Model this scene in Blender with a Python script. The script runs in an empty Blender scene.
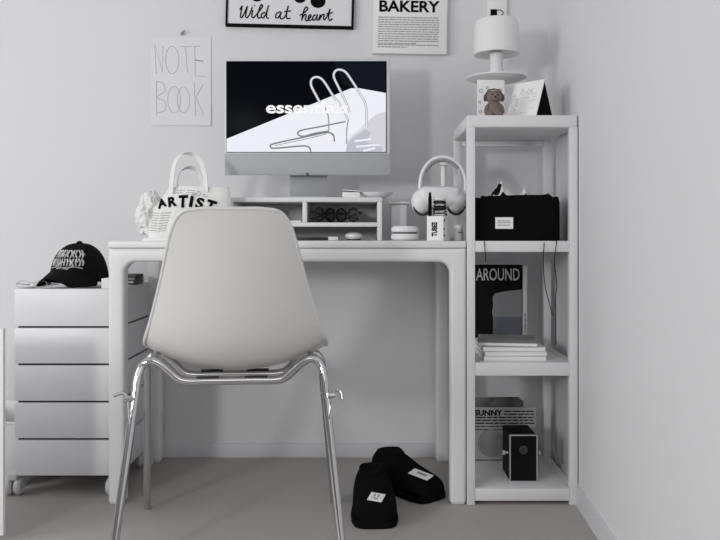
import bpy, bmesh, math, random
from mathutils import Vector, Matrix, noise
random.seed(7)
C = bpy.context.scene.collection
PI = math.pi
F = 770.0; CX = 362.0; CY = 233.0; DY = 2.1; EYE = 0.742

def X(px, y): return (px - CX) * (y + DY) / F
def Z(py, y): return EYE - (py - CY) * (y + DY) / F
def P(px, py, y): return Vector((X(px, y), y, Z(py, y)))

# ------------------------------------------------------------ materials
def mat(name, col, rough=0.6, metal=0.0, var=0.03, scale=8.0, bump=0.0, bscale=200.0, spec=0.5, trans=0.0, coat=0.0, sheen=0.0):
    m = bpy.data.materials.new(name); m.use_nodes = True
    nt = m.node_tree; b = nt.nodes['Principled BSDF']
    tc = nt.nodes.new('ShaderNodeTexCoord')
    n = nt.nodes.new('ShaderNodeTexNoise'); n.inputs['Scale'].default_value = scale; n.inputs['Detail'].default_value = 4
    nt.links.new(tc.outputs['Object'], n.inputs['Vector'])
    r = nt.nodes.new('ShaderNodeValToRGB')
    if not isinstance(col, (tuple, list)): col = (col, col, col)
    r.color_ramp.elements[0].position = 0.3; r.color_ramp.elements[1].position = 0.7
    r.color_ramp.elements[0].color = tuple(c * (1 - var) for c in col) + (1,)
    r.color_ramp.elements[1].color = tuple(min(1, c * (1 + var)) for c in col) + (1,)
    nt.links.new(n.outputs['Fac'], r.inputs['Fac']); nt.links.new(r.outputs['Color'], b.inputs['Base Color'])
    b.inputs['Roughness'].default_value = rough; b.inputs['Metallic'].default_value = metal
    b.inputs['Specular IOR Level'].default_value = spec
    if trans: b.inputs['Transmission Weight'].default_value = trans
    if coat: b.inputs['Coat Weight'].default_value = coat
    if sheen: b.inputs['Sheen Weight'].default_value = sheen
    if bump:
        n2 = nt.nodes.new('ShaderNodeTexNoise'); n2.inputs['Scale'].default_value = bscale; n2.inputs['Detail'].default_value = 6
        nt.links.new(tc.outputs['Object'], n2.inputs['Vector'])
        bp = nt.nodes.new('ShaderNodeBump'); bp.inputs['Strength'].default_value = bump; bp.inputs['Distance'].default_value = 0.002
        nt.links.new(n2.outputs['Fac'], bp.inputs['Height']); nt.links.new(bp.outputs['Normal'], b.inputs['Normal'])
    return m

def emis(name, col, s=1.0):
    m = bpy.data.materials.new(name); m.use_nodes = True
    b = m.node_tree.nodes['Principled BSDF']
    b.inputs['Base Color'].default_value = (0.0, 0.0, 0.0, 1); b.inputs['Roughness'].default_value = 0.3
    b.inputs['Specular IOR Level'].default_value = 0.02
    b.inputs['Emission Color'].default_value = tuple(col) + (1,); b.inputs['Emission Strength'].default_value = s
    return m

M = dict(
    wall=mat('wall_paint', (0.72, 0.72, 0.735), 0.85, var=0.008, scale=2, bump=0.05, bscale=150),
    floor=mat('floor_vinyl', (0.40, 0.375, 0.365), 0.55, var=0.04, scale=3, bump=0.05, bscale=60, spec=0.3),
    trim=mat('trim_white', (0.66, 0.66, 0.68), 0.5, var=0.01),
    desk=mat('desk_white', (0.76, 0.76, 0.76), 0.4, var=0.01),
    shelf=mat('shelf_white', (0.73, 0.73, 0.74), 0.42, var=0.01),
    cab=mat('cabinet_white', (0.71, 0.71, 0.73), 0.4, var=0.01),
    cabgap=mat('cabinet_gap', 0.03, 0.7),
    castor=mat('caster_plastic', (0.6, 0.6, 0.62), 0.35),
    shell=mat('chair_shell_plastic', (0.64, 0.64, 0.62), 0.32, var=0.01, spec=0.45),
    rim=mat('chair_rim_plastic', (0.63, 0.63, 0.62), 0.35, var=0.01),
    chrome=mat('chrome_tube', (0.62, 0.62, 0.63), 0.07, metal=1.0, var=0.01),
    black=mat('black_plastic', 0.012, 0.35),
    cloth=mat('black_cloth', 0.0045, 0.95, bump=0.5, bscale=400, spec=0.08),
    cap=mat('cap_cotton', 0.006, 0.9, bump=0.4, bscale=500, spec=0.12),
    grip=mat('black_leatherette', 0.006, 0.6, bump=0.6, bscale=600, spec=0.12),
    silver=mat('silver_aluminium', (0.40, 0.415, 0.425), 0.5, metal=0.0, var=0.01),
    bezel=mat('light_bezel', (0.62, 0.625, 0.64), 0.35, var=0.01),
    paper=mat('white_paper', (0.84, 0.84, 0.84), 0.9, var=0.015, scale=30),
    papergrey=mat('off_white_paper', (0.70, 0.70, 0.70), 0.9, var=0.02, scale=30),
    wpaper=mat('thin_wall_paper', (0.75, 0.75, 0.765), 0.9, var=0.01, scale=20),
    ink=mat('black_ink', 0.006, 0.9, spec=0.05),
    pencil=mat('grey_pencil', (0.38, 0.38, 0.39), 0.9),
    pencild=mat('dark_pencil', (0.16, 0.16, 0.17), 0.9),
    inkgrey=mat('grey_ink', (0.30, 0.30, 0.31), 0.9, var=0.3, scale=300),
    canvas=mat('white_canvas', (0.80, 0.80, 0.79), 0.95, var=0.03, scale=40, bump=0.5, bscale=500),
    white=mat('white_plastic', (0.80, 0.80, 0.81), 0.35, var=0.01),
    whitem=mat('white_matte', (0.78, 0.78, 0.785), 0.6, var=0.01),
    lamp=mat('white_lamp', (0.80, 0.80, 0.805), 0.5, var=0.01),
    frost=mat('frosted_plastic', (0.66, 0.66, 0.67), 0.4, trans=0.35),
    grey=mat('mid_grey', (0.30, 0.30, 0.31), 0.6),
    dgrey=mat('dark_grey', (0.07, 0.07, 0.075), 0.6),
    plush=mat('brown_plush', (0.22, 0.175, 0.155), 0.95, var=0.15, scale=60, bump=0.8, bscale=700, spec=0.1),
    cover=mat('black_cover', 0.008, 0.7, var=0.1, spec=0.08),
    skyp=mat('printed_sky', (0.27, 0.27, 0.29), 0.5, var=0.06, scale=5),
    seap=mat('printed_sea', (0.14, 0.155, 0.19), 0.5, var=0.10, scale=20),
    newsp=mat('newsprint', (0.42, 0.42, 0.41), 0.9, var=0.04, scale=15),
    newsd=mat('newsprint_photo', (0.30, 0.30, 0.30), 0.9, var=0.25, scale=9),
    ltext=mat('light_lettering', (0.62, 0.62, 0.62), 0.6),
    tissue=mat('white_tissue', (0.85, 0.85, 0.86), 0.9, var=0.01),
    inkpad=mat('cap_print', (0.5, 0.5, 0.5), 0.8, var=0.45, scale=90),
    lens=mat('lens_glass', 0.02, 0.08, coat=0.6),
    tint=mat('tinted_glass', (0.45, 0.45, 0.46), 0.05, trans=0.95, var=0.01),
    scr_dark=emis('screen_dark', (0.0022, 0.0028, 0.0055)),
    scr_dark2=emis('screen_dark_blue', (0.006, 0.0078, 0.0125)),
    scr_white=emis('screen_white', (0.86, 0.86, 0.93)),
    scr_text=emis('screen_text', (0.95, 0.95, 0.97)),
    scr_steel=emis('screen_steel', (0.36, 0.37, 0.40)),
    scr_steel2=emis('screen_steel_light', (0.78, 0.79, 0.83)),
    scr_shade=emis('screen_shade', (0.22, 0.23, 0.25)),
    scr_water=emis('screen_water', (0.50, 0.53, 0.58)),
    scr_water2=emis('screen_water_grey', (0.66, 0.65, 0.70)),
)

# ------------------------------------------------------------ object helpers
def wmat(o):
    m = o.matrix_basis.copy()
    p = o.parent
    while p is not None:
        m = p.matrix_basis @ m; p = p.parent
    return m

def obj(name, bm, m, parent=None, local=False, smooth=True):
    me = bpy.data.meshes.new(name)
    if parent is not None and not local:
        bm.transform(wmat(parent).inverted())
    bmesh.ops.recalc_face_normals(bm, faces=bm.faces) if getattr(bm, '_rc', True) else None
    bm.to_mesh(me); bm.free()
    if isinstance(m, (list, tuple)):
        for k in m: me.materials.append(k)
    else: me.materials.append(m)
    if smooth:
        me.polygons.foreach_set('use_smooth', [True] * len(me.polygons))
        try: me.set_sharp_from_angle(angle=math.radians(35))
        except Exception: pass
    o = bpy.data.objects.new(name, me); C.objects.link(o)
    if parent is not None: o.parent = parent
    return o

def thing(name, label, cat, loc=(0, 0, 0), rz=0.0, group=None):
    o = bpy.data.objects.new(name, None); C.objects.link(o)
    o.empty_display_size = 0.05
    o.location = loc; o.rotation_euler = (0, 0, rz)
    o['label'] = label; o['category'] = cat
    if group: o['group'] = group
    return o

def tag(o, label, cat, group=None):
    o['label'] = label; o['category'] = cat
    if group: o['group'] = group
    return o

def NB(): return bmesh.new()

def merge(bm, other, mx=None, mi=None):
    me = bpy.data.meshes.new('tmp')
    if mx is not None: other.transform(mx)
    if mi is not None:
        for f in other.faces: f.material_index = mi
    other.to_mesh(me); other.free(); bm.from_mesh(me); bpy.data.meshes.remove(me)

def box(bm, x0, x1, y0, y1, z0, z1, bev=0.0, seg=2, mi=0, mx=None):
    b = NB()
    bmesh.ops.create_cube(b, size=1)
    for v in b.verts:
        v.co = Vector((x0 + (v.co.x + .5) * (x1 - x0), y0 + (v.co.y + .5) * (y1 - y0), z0 + (v.co.z + .5) * (z1 - z0)))
    if bev: bmesh.ops.bevel(b, geom=list(b.edges), offset=bev, segments=seg, affect='EDGES', profile=0.5)
    merge(bm, b, mx, mi)
    return bm

def B(*a, **k): return box(NB(), *a, **k)

def catmull(pts, n=8, closed=False):
    pts = [Vector(p) for p in pts]; out = []
    N = len(pts)
    rng = N if closed else N - 1
    for i in range(rng):
        if closed: p0, p1, p2, p3 = pts[(i - 1) % N], pts[i], pts[(i + 1) % N], pts[(i + 2) % N]
        else: p0, p1, p2, p3 = pts[max(i - 1, 0)], pts[i], pts[i + 1], pts[min(i + 2, N - 1)]
        for k in range(n):
            t = k / n
            out.append(0.5 * ((2 * p1) + (p2 - p0) * t + (2 * p0 - 5 * p1 + 4 * p2 - p3) * t * t + (3 * p1 - p0 - 3 * p2 + p3) * t ** 3))
    if not closed: out.append(pts[-1])
    return out

def tube(bm, pts, r, seg=10, closed=False, smooth=0, mi=0, rr=None, flat=None):
    pts = [Vector(p) for p in pts]
    if smooth: pts = catmull(pts, smooth, closed)
    N = len(pts); rings = []
    up = Vector((0, 0, 1))
    t0 = (pts[1] - pts[0]).normalized()
    if abs(t0.dot(up)) > 0.95: up = Vector((0, 1, 0))
    nrm = (up - t0 * up.dot(t0)).normalized()
    for i in range(N):
        if closed: t = (pts[(i + 1) % N] - pts[(i - 1) % N])
        else: t = pts[min(i + 1, N - 1)] - pts[max(i - 1, 0)]
        t = t.normalized()
        nrm = nrm - t * nrm.dot(t)
        nrm = nrm.normalized() if nrm.length > 1e-6 else t.orthogonal().normalized()
        bn = t.cross(nrm)
        ra = rr[min(len(rr) - 1, int(i * len(rr) / N))] if rr else r
        ring = []
        for k in range(seg):
            a = 2 * PI * k / seg
            d = (nrm * math.cos(a) + bn * math.sin(a)) * ra
            if flat is not None: d = d - flat * d.dot(flat) * 0.8
            ring.append(bm.verts.new(pts[i] + d))
        rings.append(ring)
    L = N if closed else N - 1
    for i in range(L):
        a, b = rings[i], rings[(i + 1) % N]
        for k in range(seg):
            f = bm.faces.new((a[k], a[(k + 1) % seg], b[(k + 1) % seg], b[k])); f.material_index = mi
    if not closed:
        bm.faces.new(rings[0]).material_index = mi; bm.faces.new(rings[-1]).material_index = mi
    return bm

def lathe(bm, prof, c=(0, 0, 0), seg=40, sx=1, sy=1, mi=0):
    c = Vector(c); rings = []
    for r, z in prof:
        if r < 1e-6: rings.append([bm.verts.new(c + Vector((0, 0, z)))])
        else: rings.append([bm.verts.new(c + Vector((r * sx * math.cos(2 * PI * k / seg), r * sy * math.sin(2 * PI * k / seg), z))) for k in range(seg)])
    for a, b in zip(rings, rings[1:]):
        for k in range(seg):
            k2 = (k + 1) % seg
            if len(a) == 1 and len(b) == 1: continue
            if len(a) == 1: f = bm.faces.new((a[0], b[k2], b[k]))
            elif len(b) == 1: f = bm.faces.new((a[k], a[k2], b[0]))
            else: f = bm.faces.new((a[k], a[k2], b[k2], b[k]))
            f.material_index = mi
    return bm

def cyl(bm, c, r, axis, h, seg=24, bev=0.0, mi=0):
    """cylinder centred at c along axis ('X','Y','Z')"""
    prof = [(0, -h / 2), (r - bev, -h / 2), (r, -h / 2 + bev), (r, h / 2 - bev), (r - bev, h / 2), (0, h / 2)] if bev else [(0, -h / 2), (r, -h / 2), (r, h / 2), (0, h / 2)]
    b = lathe(NB(), prof, (0, 0, 0), seg)
    R = {'X': Matrix.Rotation(PI / 2, 4, 'Y'), 'Y': Matrix.Rotation(-PI / 2, 4, 'X'), 'Z': Matrix.Identity(4)}[axis]
    merge(bm, b, Matrix.Translation(Vector(c)) @ R, mi)
    return bm

def prism(bm, poly, y0, y1, mi=0):
    """poly in (x,z), extruded from y0 to y1"""
    a = [bm.verts.new((p[0], y0, p[1])) for p in poly]; b = [bm.verts.new((p[0], y1, p[1])) for p in poly]
    bm.faces.new(a).material_index = mi; bm.faces.new(b[::-1]).material_index = mi
    n = len(poly)
    for i in range(n):
        bm.faces.new((a[i], b[i], b[(i + 1) % n], a[(i + 1) % n])).material_index = mi
    return bm

def ellipsoid(bm, c, rx, ry, rz, seg=24, rings=14, mx=None, mi=0):
    prof = [(math.sin(PI * i / rings), -math.cos(PI * i / rings)) for i in range(rings + 1)]
    prof[0] = (0, -1); prof[-1] = (0, 1)
    b = lathe(NB(), prof, (0, 0, 0), seg)
    b.transform(Matrix.Translation(Vector(c)) @ (mx or Matrix.Identity(4)) @ Matrix.Diagonal((rx, ry, rz, 1)))
    merge(bm, b, None, mi)
    return bm

def text_bm(s, bold=0.0, depth=0.0):
    cu = bpy.data.curves.new('t', 'FONT'); cu.body = s; cu.size = 1; cu.offset = bold; cu.extrude = depth; cu.resolution_u = 4
    o = bpy.data.objects.new('t', cu); C.objects.link(o)
    dg = bpy.context.evaluated_depsgraph_get(); dg.update()
    me = bpy.data.meshes.new_from_object(o.evaluated_get(dg))
    b = NB(); b.from_mesh(me)
    bpy.data.objects.remove(o); bpy.data.curves.remove(cu); bpy.data.meshes.remove(me)
    return b

def put_text(bm, s, x0, x1, z0, z1, y, bold=0.0, th=0.0006, tilt=0.0, rotv=0.0, mi=0, mx=None):
    """text fitted in a rectangle of the plane facing -Y; thickness th"""
    b = text_bm(s, bold, 0.05)
    xs = [v.co.x for v in b.verts]; ys = [v.co.y for v in b.verts]
    if not xs: return bm
    ax, bx_, ay, by_ = min(xs), max(xs), min(ys), max(ys)
    w, h = x1 - x0, z1 - z0
    if rotv: w, h = h, w
    for v in b.verts:
        u = ((v.co.x - ax) / (bx_ - ax) - 0.5) * w; t = ((v.co.y - ay) / (by_ - ay) - 0.5) * h; d = v.co.z / 0.05 * th / 2
        a = tilt + rotv
        v.co = Vector(((x0 + x1) / 2 + u * math.cos(a) - t * math.sin(a), y - d, (z0 + z1) / 2 + u * math.sin(a) + t * math.cos(a)))
    merge(bm, b, mx, mi)
    return bm

def bars(bm, x0, x1, zs, h, y, th=0.0004, mi=0, gap=0.012, mx=None):
    """rows of broken dashes standing for lines of print too small to read"""
    for z in zs:
        x = x0; end = x1 if not isinstance(x1, dict) else x1[z]
        while x < end - 0.002:
            w = random.uniform(0.6, 2.2) * gap
            xe = min(end, x + w)
            b = B(x, xe, y - th, y, z - h / 2, z + h / 2); merge(bm, b, mx, mi)
            x = xe + gap * 0.18
    return bm

def struct(name, bm, m):
    o = obj(name, bm, m); o['kind'] = 'structure'; return o

# ------------------------------------------------------------ camera
cam = bpy.data.cameras.new('camera'); camo = bpy.data.objects.new('camera', cam); C.objects.link(camo)
cam.sensor_fit = 'HORIZONTAL'; cam.sensor_width = 36; cam.lens = F / 720 * 36
camo.location = (0, -DY, EYE); camo.rotation_euler = (PI / 2, 0, 0)
cam.shift_x = -(CX - 360) / 720; cam.shift_y = -(270 - CY) / 720
cam.clip_start = 0.02
bpy.context.scene.camera = camo

# ------------------------------------------------------------ room
WY = 0.45
def WX(y): return 0.614 - 0.05 * (WY - y)
struct('wall_back', B(-3.2, 0.75, WY, WY + 0.1, 0, 2.6), M['wall'])
b = NB()
v = [b.verts.new(p) for p in [(WX(WY), WY, 0), (WX(-4), -4, 0), (WX(-4) + .12, -4, 0), (WX(WY) + .12, WY, 0),
                              (WX(WY), WY, 2.6), (WX(-4), -4, 2.6), (WX(-4) + .12, -4, 2.6), (WX(WY) + .12, WY, 2.6)]]
for q in ((0, 1, 2, 3), (4, 5, 6, 7), (0, 1, 5, 4), (1, 2, 6, 5), (2, 3, 7, 6), (3, 0, 4, 7)): b.faces.new([v[i] for i in q])
struct('wall_right', b, M['wall'])
struct('floor', B(-3.2, 0.75, -4.2, WY + 0.1, -0.05, 0), M['floor'])
b = B(-3.2, WX(WY), WY - 0.009, WY, 0, 0.047, bev=0.002)
struct('baseboard_back', b, M['trim'])
b = NB(); t = 0.009
v = [b.verts.new(p) for p in [(WX(WY - t), WY - t, 0), (WX(-4), -4, 0), (WX(-4) - t, -4, 0), (WX(WY - t) - t, WY - t, 0),
                              (WX(WY - t), WY - t, .056), (WX(-4), -4, .056), (WX(-4) - t, -4, .056), (WX(WY - t) - t, WY - t, .056)]]
for q in ((0, 1, 2, 3), (4, 5, 6, 7), (0, 1, 5, 4), (1, 2, 6, 5), (2, 3, 7, 6), (3, 0, 4, 7)): b.faces.new([v[i] for i in q])
struct('baseboard_right', b, M['trim'])
t = thing('side_screen', 'low white upright panel cut by the left edge of the photo', 'panel', (-1.0, -0.26, 0))
lcx = X(3.2, -0.265)
obj('panel', B(-1.30, lcx, -.265, -.252, 0.02, .515, bev=.002), M['paper'], t)
for x0 in (-1.25, lcx - .10): obj('foot', B(x0, x0 + .04, -.33, -.19, 0, .0198, bev=.002), M['white'], t)

# ------------------------------------------------------------ desk
DX0, DX1, DZ = -0.693, 0.2845, 0.720
t = thing('desk', 'white rectangular desk with rounded leg corners between cabinet and shelf unit', 'desk', ((DX0 + DX1) / 2, 0.2, 0))
obj('tabletop', B(DX0, DX1, 0, 0.43, DZ - 0.019, DZ, bev=0.004, seg=3), M['desk'], t)
RB = 0.010
def section(O, I, y0, y1):
    """rounded rectangle between points O and I of the (x, z) plane, from y0 to y1"""
    O, I = Vector(O), Vector(I); L = (I - O).length; d = (I - O) / L; out = []
    for (cu, cy, a0) in ((L - RB, y0 + RB, -90), (L - RB, y1 - RB, 0), (RB, y1 - RB, 90), (RB, y0 + RB, 180)):
        for k in range(5):
            a = math.radians(a0 + 90 * k / 4)
            p = O + d * (cu + RB * math.cos(a)); out.append(Vector((p.x, cy + RB * math.sin(a), p.y)))
    return out
def loft(secs):
    b = NB(); R = [[b.verts.new(p) for p in q] for q in secs]; n = len(R[0])
    for a, c in zip(R, R[1:]):
        for k in range(n): b.faces.new((a[k], a[(k + 1) % n], c[(k + 1) % n], c[k]))
    b.faces.new(R[0]); b.faces.new(R[-1]); return b
def desk_leg(sx, y0):
    w = 0.044; r = 0.032; zt = DZ - 0.0195; zb = 0.008; za = 0.663
    OI = [((0, zb), (w, zb)), ((0, za - r), (w, za - r))]
    for k in range(1, 17):
        q = k / 16; a = PI / 2 * q
        O = (0, za - r + (zt - za + r) * 2 * q) if q <= .5 else ((w + r) * (2 * q - 1), zt)
        OI.append((O, (w + r - r * math.cos(a), za - r + r * math.sin(a))))
    fx = (lambda p: (DX0 + p[0], p[1])) if sx > 0 else (lambda p: (DX1 - p[0], p[1]))
    return loft([section(fx(O), fx(I), y0, y0 + 0.044) for O, I in OI])
for sx in (1, -1):
    for y0 in (0.0, 0.386):
        l = obj('leg', desk_leg(sx, y0), M['desk'], t)
        x0 = DX0 if sx > 0 else DX1 - 0.044
        obj('foot', B(x0 + .004, x0 + .040, y0 + .004, y0 + .040, 0, 0.009, bev=0.002), M['trim'], l)
for y0 in (0.0, 0.386):
    obj('apron', loft([section((x, DZ - 0.0195), (x, 0.663), y0, y0 + 0.044) for x in (DX0 + .0762, DX1 - .0762)]), M['desk'], t)
for x0 in (DX0 + .004, DX1 - .034):
    obj('side_rail', B(x0, x0 + .03, 0.044, 0.386, 0.663, DZ - 0.0195, bev=.003), M['desk'], t)

# ------------------------------------------------------------ shelf unit
SX0, SX1, SD = 0.2865, 0.5885, 0.32
SHZ = [1.064, 0.7202, 0.3875, 0.044]
t = thing('shelf_unit', 'tall narrow white open shelf unit between desk and right wall', 'shelf', ((SX0 + SX1) / 2, 0.16, 0))
for x0 in (SX0, SX1 - 0.022):
    for y0 in (0, SD - 0.022):
        obj('post', B(x0, x0 + 0.022, y0, y0 + 0.022, 0, 1.031, bev=0.0015), M['shelf'], t)
obj('top_board', B(SX0, SX1, 0, SD, 1.030, 1.064, bev=0.005, seg=3), M['shelf'], t)
for z, h in ((SHZ[1], .030), (SHZ[2], .035), (SHZ[3], .033)):
    b = B(SX0 + .0222, SX1 - .0222, 0.0008, SD - .0008, z - h, z, bev=0.0015)
    for x0 in (SX0 + .002, SX1 - .0218): box(b, x0, x0 + .0198, 0.0222, SD - .0222, z - h, z)
    obj('shelf', b, M['shelf'], t)
obj('back_rail', B(SX0 + .0222, SX1 - .0222, SD - .02, SD - .004, 1.012, 1.030, bev=0.001), M['shelf'], t)
for z in (0.36, 0.69):
    pass

# ------------------------------------------------------------ drawer cabinet
cx0, cx1, cy0, cy1 = -0.972, -0.6785, 0.052, 0.37
cz0, cz1 = 0.0635, 0.586
t = thing('drawer_cabinet', 'white five-drawer rolling cabinet left of the desk', 'cabinet', ((cx0 + cx1) / 2, (cy0 + cy1) / 2, 0))
obj('core', B(cx0 + .008, cx1 - .008, cy0 + .008, cy1 - .004, cz0 + .004, cz1 - .02), M['cabgap'], t)
hh = (cz1 - cz0) / 5
for i in range(5):
    z0 = cz0 + i * hh
    if i < 4:
        b = B(cx0, cx1, cy0, cy1, z0, z0 + hh - 0.0055, bev=0.0025)
    else:   # the top drawer is an open tray
        b = NB(); zt = cz1
        box(b, cx0, cx1, cy0, cy0 + .012, z0, zt, bev=.002); box(b, cx0, cx1, cy1 - .012, cy1, z0, zt, bev=.002)
        box(b, cx0, cx0 + .012, cy0 + .01, cy1 - .01, z0, zt, bev=.002); box(b, cx1 - .012, cx1, cy0 + .01, cy1 - .01, z0, zt, bev=.002)
        box(b, cx0 + .01, cx1 - .01, cy0 + .01, cy1 - .01, zt - .02, zt - .006)
    obj('drawer', b, M['cab'], t)
for (wx, wy) in ((-0.985, 0.085), (-0.700, 0.085), (-0.958, 0.345), (-0.688, 0.345)):
    c = obj('caster', cyl(B(wx - .014, wx + .014, wy - .02, wy + .02, .045, .064, bev=.003), (wx, wy, 0.056), 0.009, 'Z', .014), M['castor'], t)
    for s in (-1, 1):
        obj('wheel', cyl(NB(), (wx + s * .013, wy, .026), .026, 'X', .019, bev=.006), M['castor'], c)
CT = cz1 - 0.006

# ------------------------------------------------------------ bits on the cabinet
t = thing('baseball_cap', 'black baseball cap with pale distressed print on top of the drawer cabinet', 'cap', (-0.842, 0.195, cz1 + .0005), rz=math.radians(-15))
b = NB(); seg = 48; rings = []
for i in range(13):
    a = PI / 2 * i / 12
    ring = []
    for k in range(seg):
        th = 2 * PI * k / seg
        fx = 0.078 * math.cos(a) ** 0.80 * math.cos(th); fy = 0.092 * math.cos(a) ** 0.80 * math.sin(th)
        z = 0.012 + 0.112 * math.sin(a)
        if math.sin(th) < 0: z += 0.012 * math.sin(a) * (1 - math.sin(a)) * 2 * -math.sin(th)
        ring.append(b.verts.new((fx, fy, z)) if i < 12 else None)
    if i == 12: ring = [b.verts.new((0, 0, z))]
    rings.append(ring)
for i in range(12):
    for k in range(seg):
        k2 = (k + 1) % seg
        if len(rings[i + 1]) == 1: b.faces.new((rings[i][k], rings[i][k2], rings[i + 1][0]))
        else: b.faces.new((rings[i][k], rings[i][k2], rings[i + 1][k2], rings[i + 1][k]))
o = obj('crown', b, M['cap'], t, local=True)
sm = o.modifiers.new('s', 'SOLIDIFY'); sm.thickness = 0.002; sm.offset = -1
obj('button', ellipsoid(NB(), (0, 0, .126), .009, .009, .006), M['cap'], t, local=True)
b = NB()
for j in range(3):
    ang = [PI / 3 * j + (PI / 6)]
    pts = []
    for q in range(-12, 13):
        a = PI / 2 * (1 - abs(q) / 12.0); s = 1 if q >= 0 else -1
        th = ang[0]
        pts.append((s * .0788 * math.cos(a) ** .8 * math.cos(th), s * .0928 * math.cos(a) ** .8 * math.sin(th), .0125 + .1125 * math.sin(a)))
    tube(b, pts, 0.0009, seg=6)
obj('seam', b, M['cap'], t, local=True)
b = NB(); g = []
for i in range(25):
    th = math.radians(-166 + 152 * i / 24); row = []
    for k in range(9):
        s = k / 8
        ex = 0.052 * (max(0, math.cos(math.radians((i - 12) * 6.3)))) ** 0.55
        x = math.cos(th) * (0.077 + ex * s * 0.42); y = math.sin(th) * 0.090 - ex * s * 1.0
        z = 0.047 - 0.024 * s - 3.4 * (x * x) * (1.5 + 1.0 * s)
        row.append(b.verts.new((x, y, max(0.0015, z + 0.002))))
    g.append(row)
for i in range(24):
    for k in range(8): b.faces.new((g[i][k], g[i + 1][k], g[i + 1][k + 1], g[i][k + 1]))
o = obj('bill', b, M['cap'], t, local=True); sm = o.modifiers.new('s', 'SOLIDIFY'); sm.thickness = 0.004; sm.offset = 1
b = NB()      # worn print on the crown front: two rows of distressed upright strokes
def crown_pt(u, zz, off=0.0012):
    th = -PI / 2 + u + .20
    sa = min(0.98, (zz - 0.012) / 0.116); ca = math.sqrt(1 - sa * sa) ** 0.8
    return Vector(((0.078 * ca + off) * math.cos(th), (0.092 * ca + off) * math.sin(th), zz))
for (z0, z1, u0, u1, n) in ((.084, .105, -.60, .62, 11), (.060, .081, -.66, .60, 12)):
    for i in range(n):
        u = u0 + (u1 - u0) * i / (n - 1)
        for dz in (random.uniform(-.05, .05),):
            tube(b, [crown_pt(u + dz * .3, z0 + .001 * (i % 2)), crown_pt(u - dz, (z0 + z1) / 2), crown_pt(u + dz * .6, z1)], 0.0024, seg=5, smooth=3)
        if i % 3 != 2: tube(b, [crown_pt(u, z0 + (z1 - z0) * random.uniform(.2, .9)), crown_pt(u + (u1 - u0) / n, z0 + (z1 - z0) * random.uniform(.2, .9))], .0015, seg=5)
tube(b, [crown_pt(-.74, .054), crown_pt(-.4, .058), crown_pt(0, .0555), crown_pt(.3, .058), crown_pt(.6, .053)], .0015, seg=5, smooth=4)
tube(b, [crown_pt(-.40, .0535), crown_pt(0, .0515), crown_pt(.10, .0525)], .0016, seg=5, smooth=4)
obj('print', b, M['inkpad'], t, local=True)

t = thing('pen_cup', 'small pale cup of pens behind the black cap on the cabinet', 'cup', (-0.775, 0.325, CT))
obj('cup', lathe(NB(), [(0, 0), (.019, 0), (.022, .065), (.0205, .065), (.018, .004), (0, .004)]), M['frost'], t, local=True)
b = NB()
for i, (px_, py_) in enumerate(((-.008, 0), (.0, .008), (.009, -.004), (.003, -.009))):
    tube(b, [(px_ * .7, py_ * .7, .006), (px_ * 1.5, py_ * 1.5, .108 + .006 * (i % 2))], .0032, seg=8)
obj('pens', b, M['dgrey'], t, local=True)
t = thing('storage_tin', 'small black box on the cabinet top seen under the desktop', 'box', (-0.700, 0.24, cz1 + .0005), rz=math.radians(-6))
obj('body', B(-.022, .024, -.03, .03, 0, .024, bev=.002), M['black'], t, local=True)
obj('lid', B(-.023, .025, -.031, .031, .0243, .031, bev=.002), M['dgrey'], t, local=True)
obj('label_strip', B(-.016, .018, -.0325, -.0308, .006, .010), M['papergrey'], t, local=True)
o = obj('paper_stack', B(-.755, -.727, .13, .30, CT, CT + .03, bev=.001), M['paper']); tag(o, 'white paper stack on the cabinet top beside the small black box', 'papers')
o = obj('paper_tray', B(-.712, -.693, .275, .355, CT, CT + .028, bev=.002), M['paper']); tag(o, 'small white carton on the cabinet behind the black box', 'box')
t = thing('eyeglasses', 'clear-framed glasses lying at the cabinet top left corner', 'glasses', (-0.934, 0.078, cz1 + .0005), rz=.1)
b = NB()
for s in (-1, 1):
    tube(b, [(s * .024 + .018 * math.cos(a), .014 * math.sin(a) * .3, .011 + .009 * math.sin(a)) for a in [2 * PI * k / 20 for k in range(20)]], .0013, seg=6, closed=True)
tube(b, [(-.006, 0, .013), (0, 0, .016), (.006, 0, .013)], .0012, seg=6)
obj('rims', b, M['frost'], t, local=True)
for s in (-1, 1): obj('temple', tube(NB(), [(s * .042, .001, .013), (s * .043, .05, .008), (s * .040, .10, .003)], .0013, seg=6), M['frost'], t, local=True)

# low white bin at the far left
t = thing('storage_bin', 'low white bin at the left edge behind the rolling cabinet', 'bin', (-1.10, 0.30, 0))
b = NB()
box(b, -1.20, -.995, .15, .158, .0, .185, bev=.002); box(b, -1.20, -.995, .43, .438, .0, .185, bev=.002)
box(b, -1.20, -1.192, .158, .43, 0, .185, bev=.002); box(b, -1.003, -.995, .158, .43, 0, .185, bev=.002); box(b, -1.192, -1.003, .158, .43, 0, .01)
obj('body', b, M['whitem'], t)
obj('rim', tube(NB(), [(-1.20, .15, .186), (-.995, .15, .186), (-.995, .438, .186), (-1.20, .438, .186)], .004, seg=8, closed=True), M['white'], t)

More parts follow.
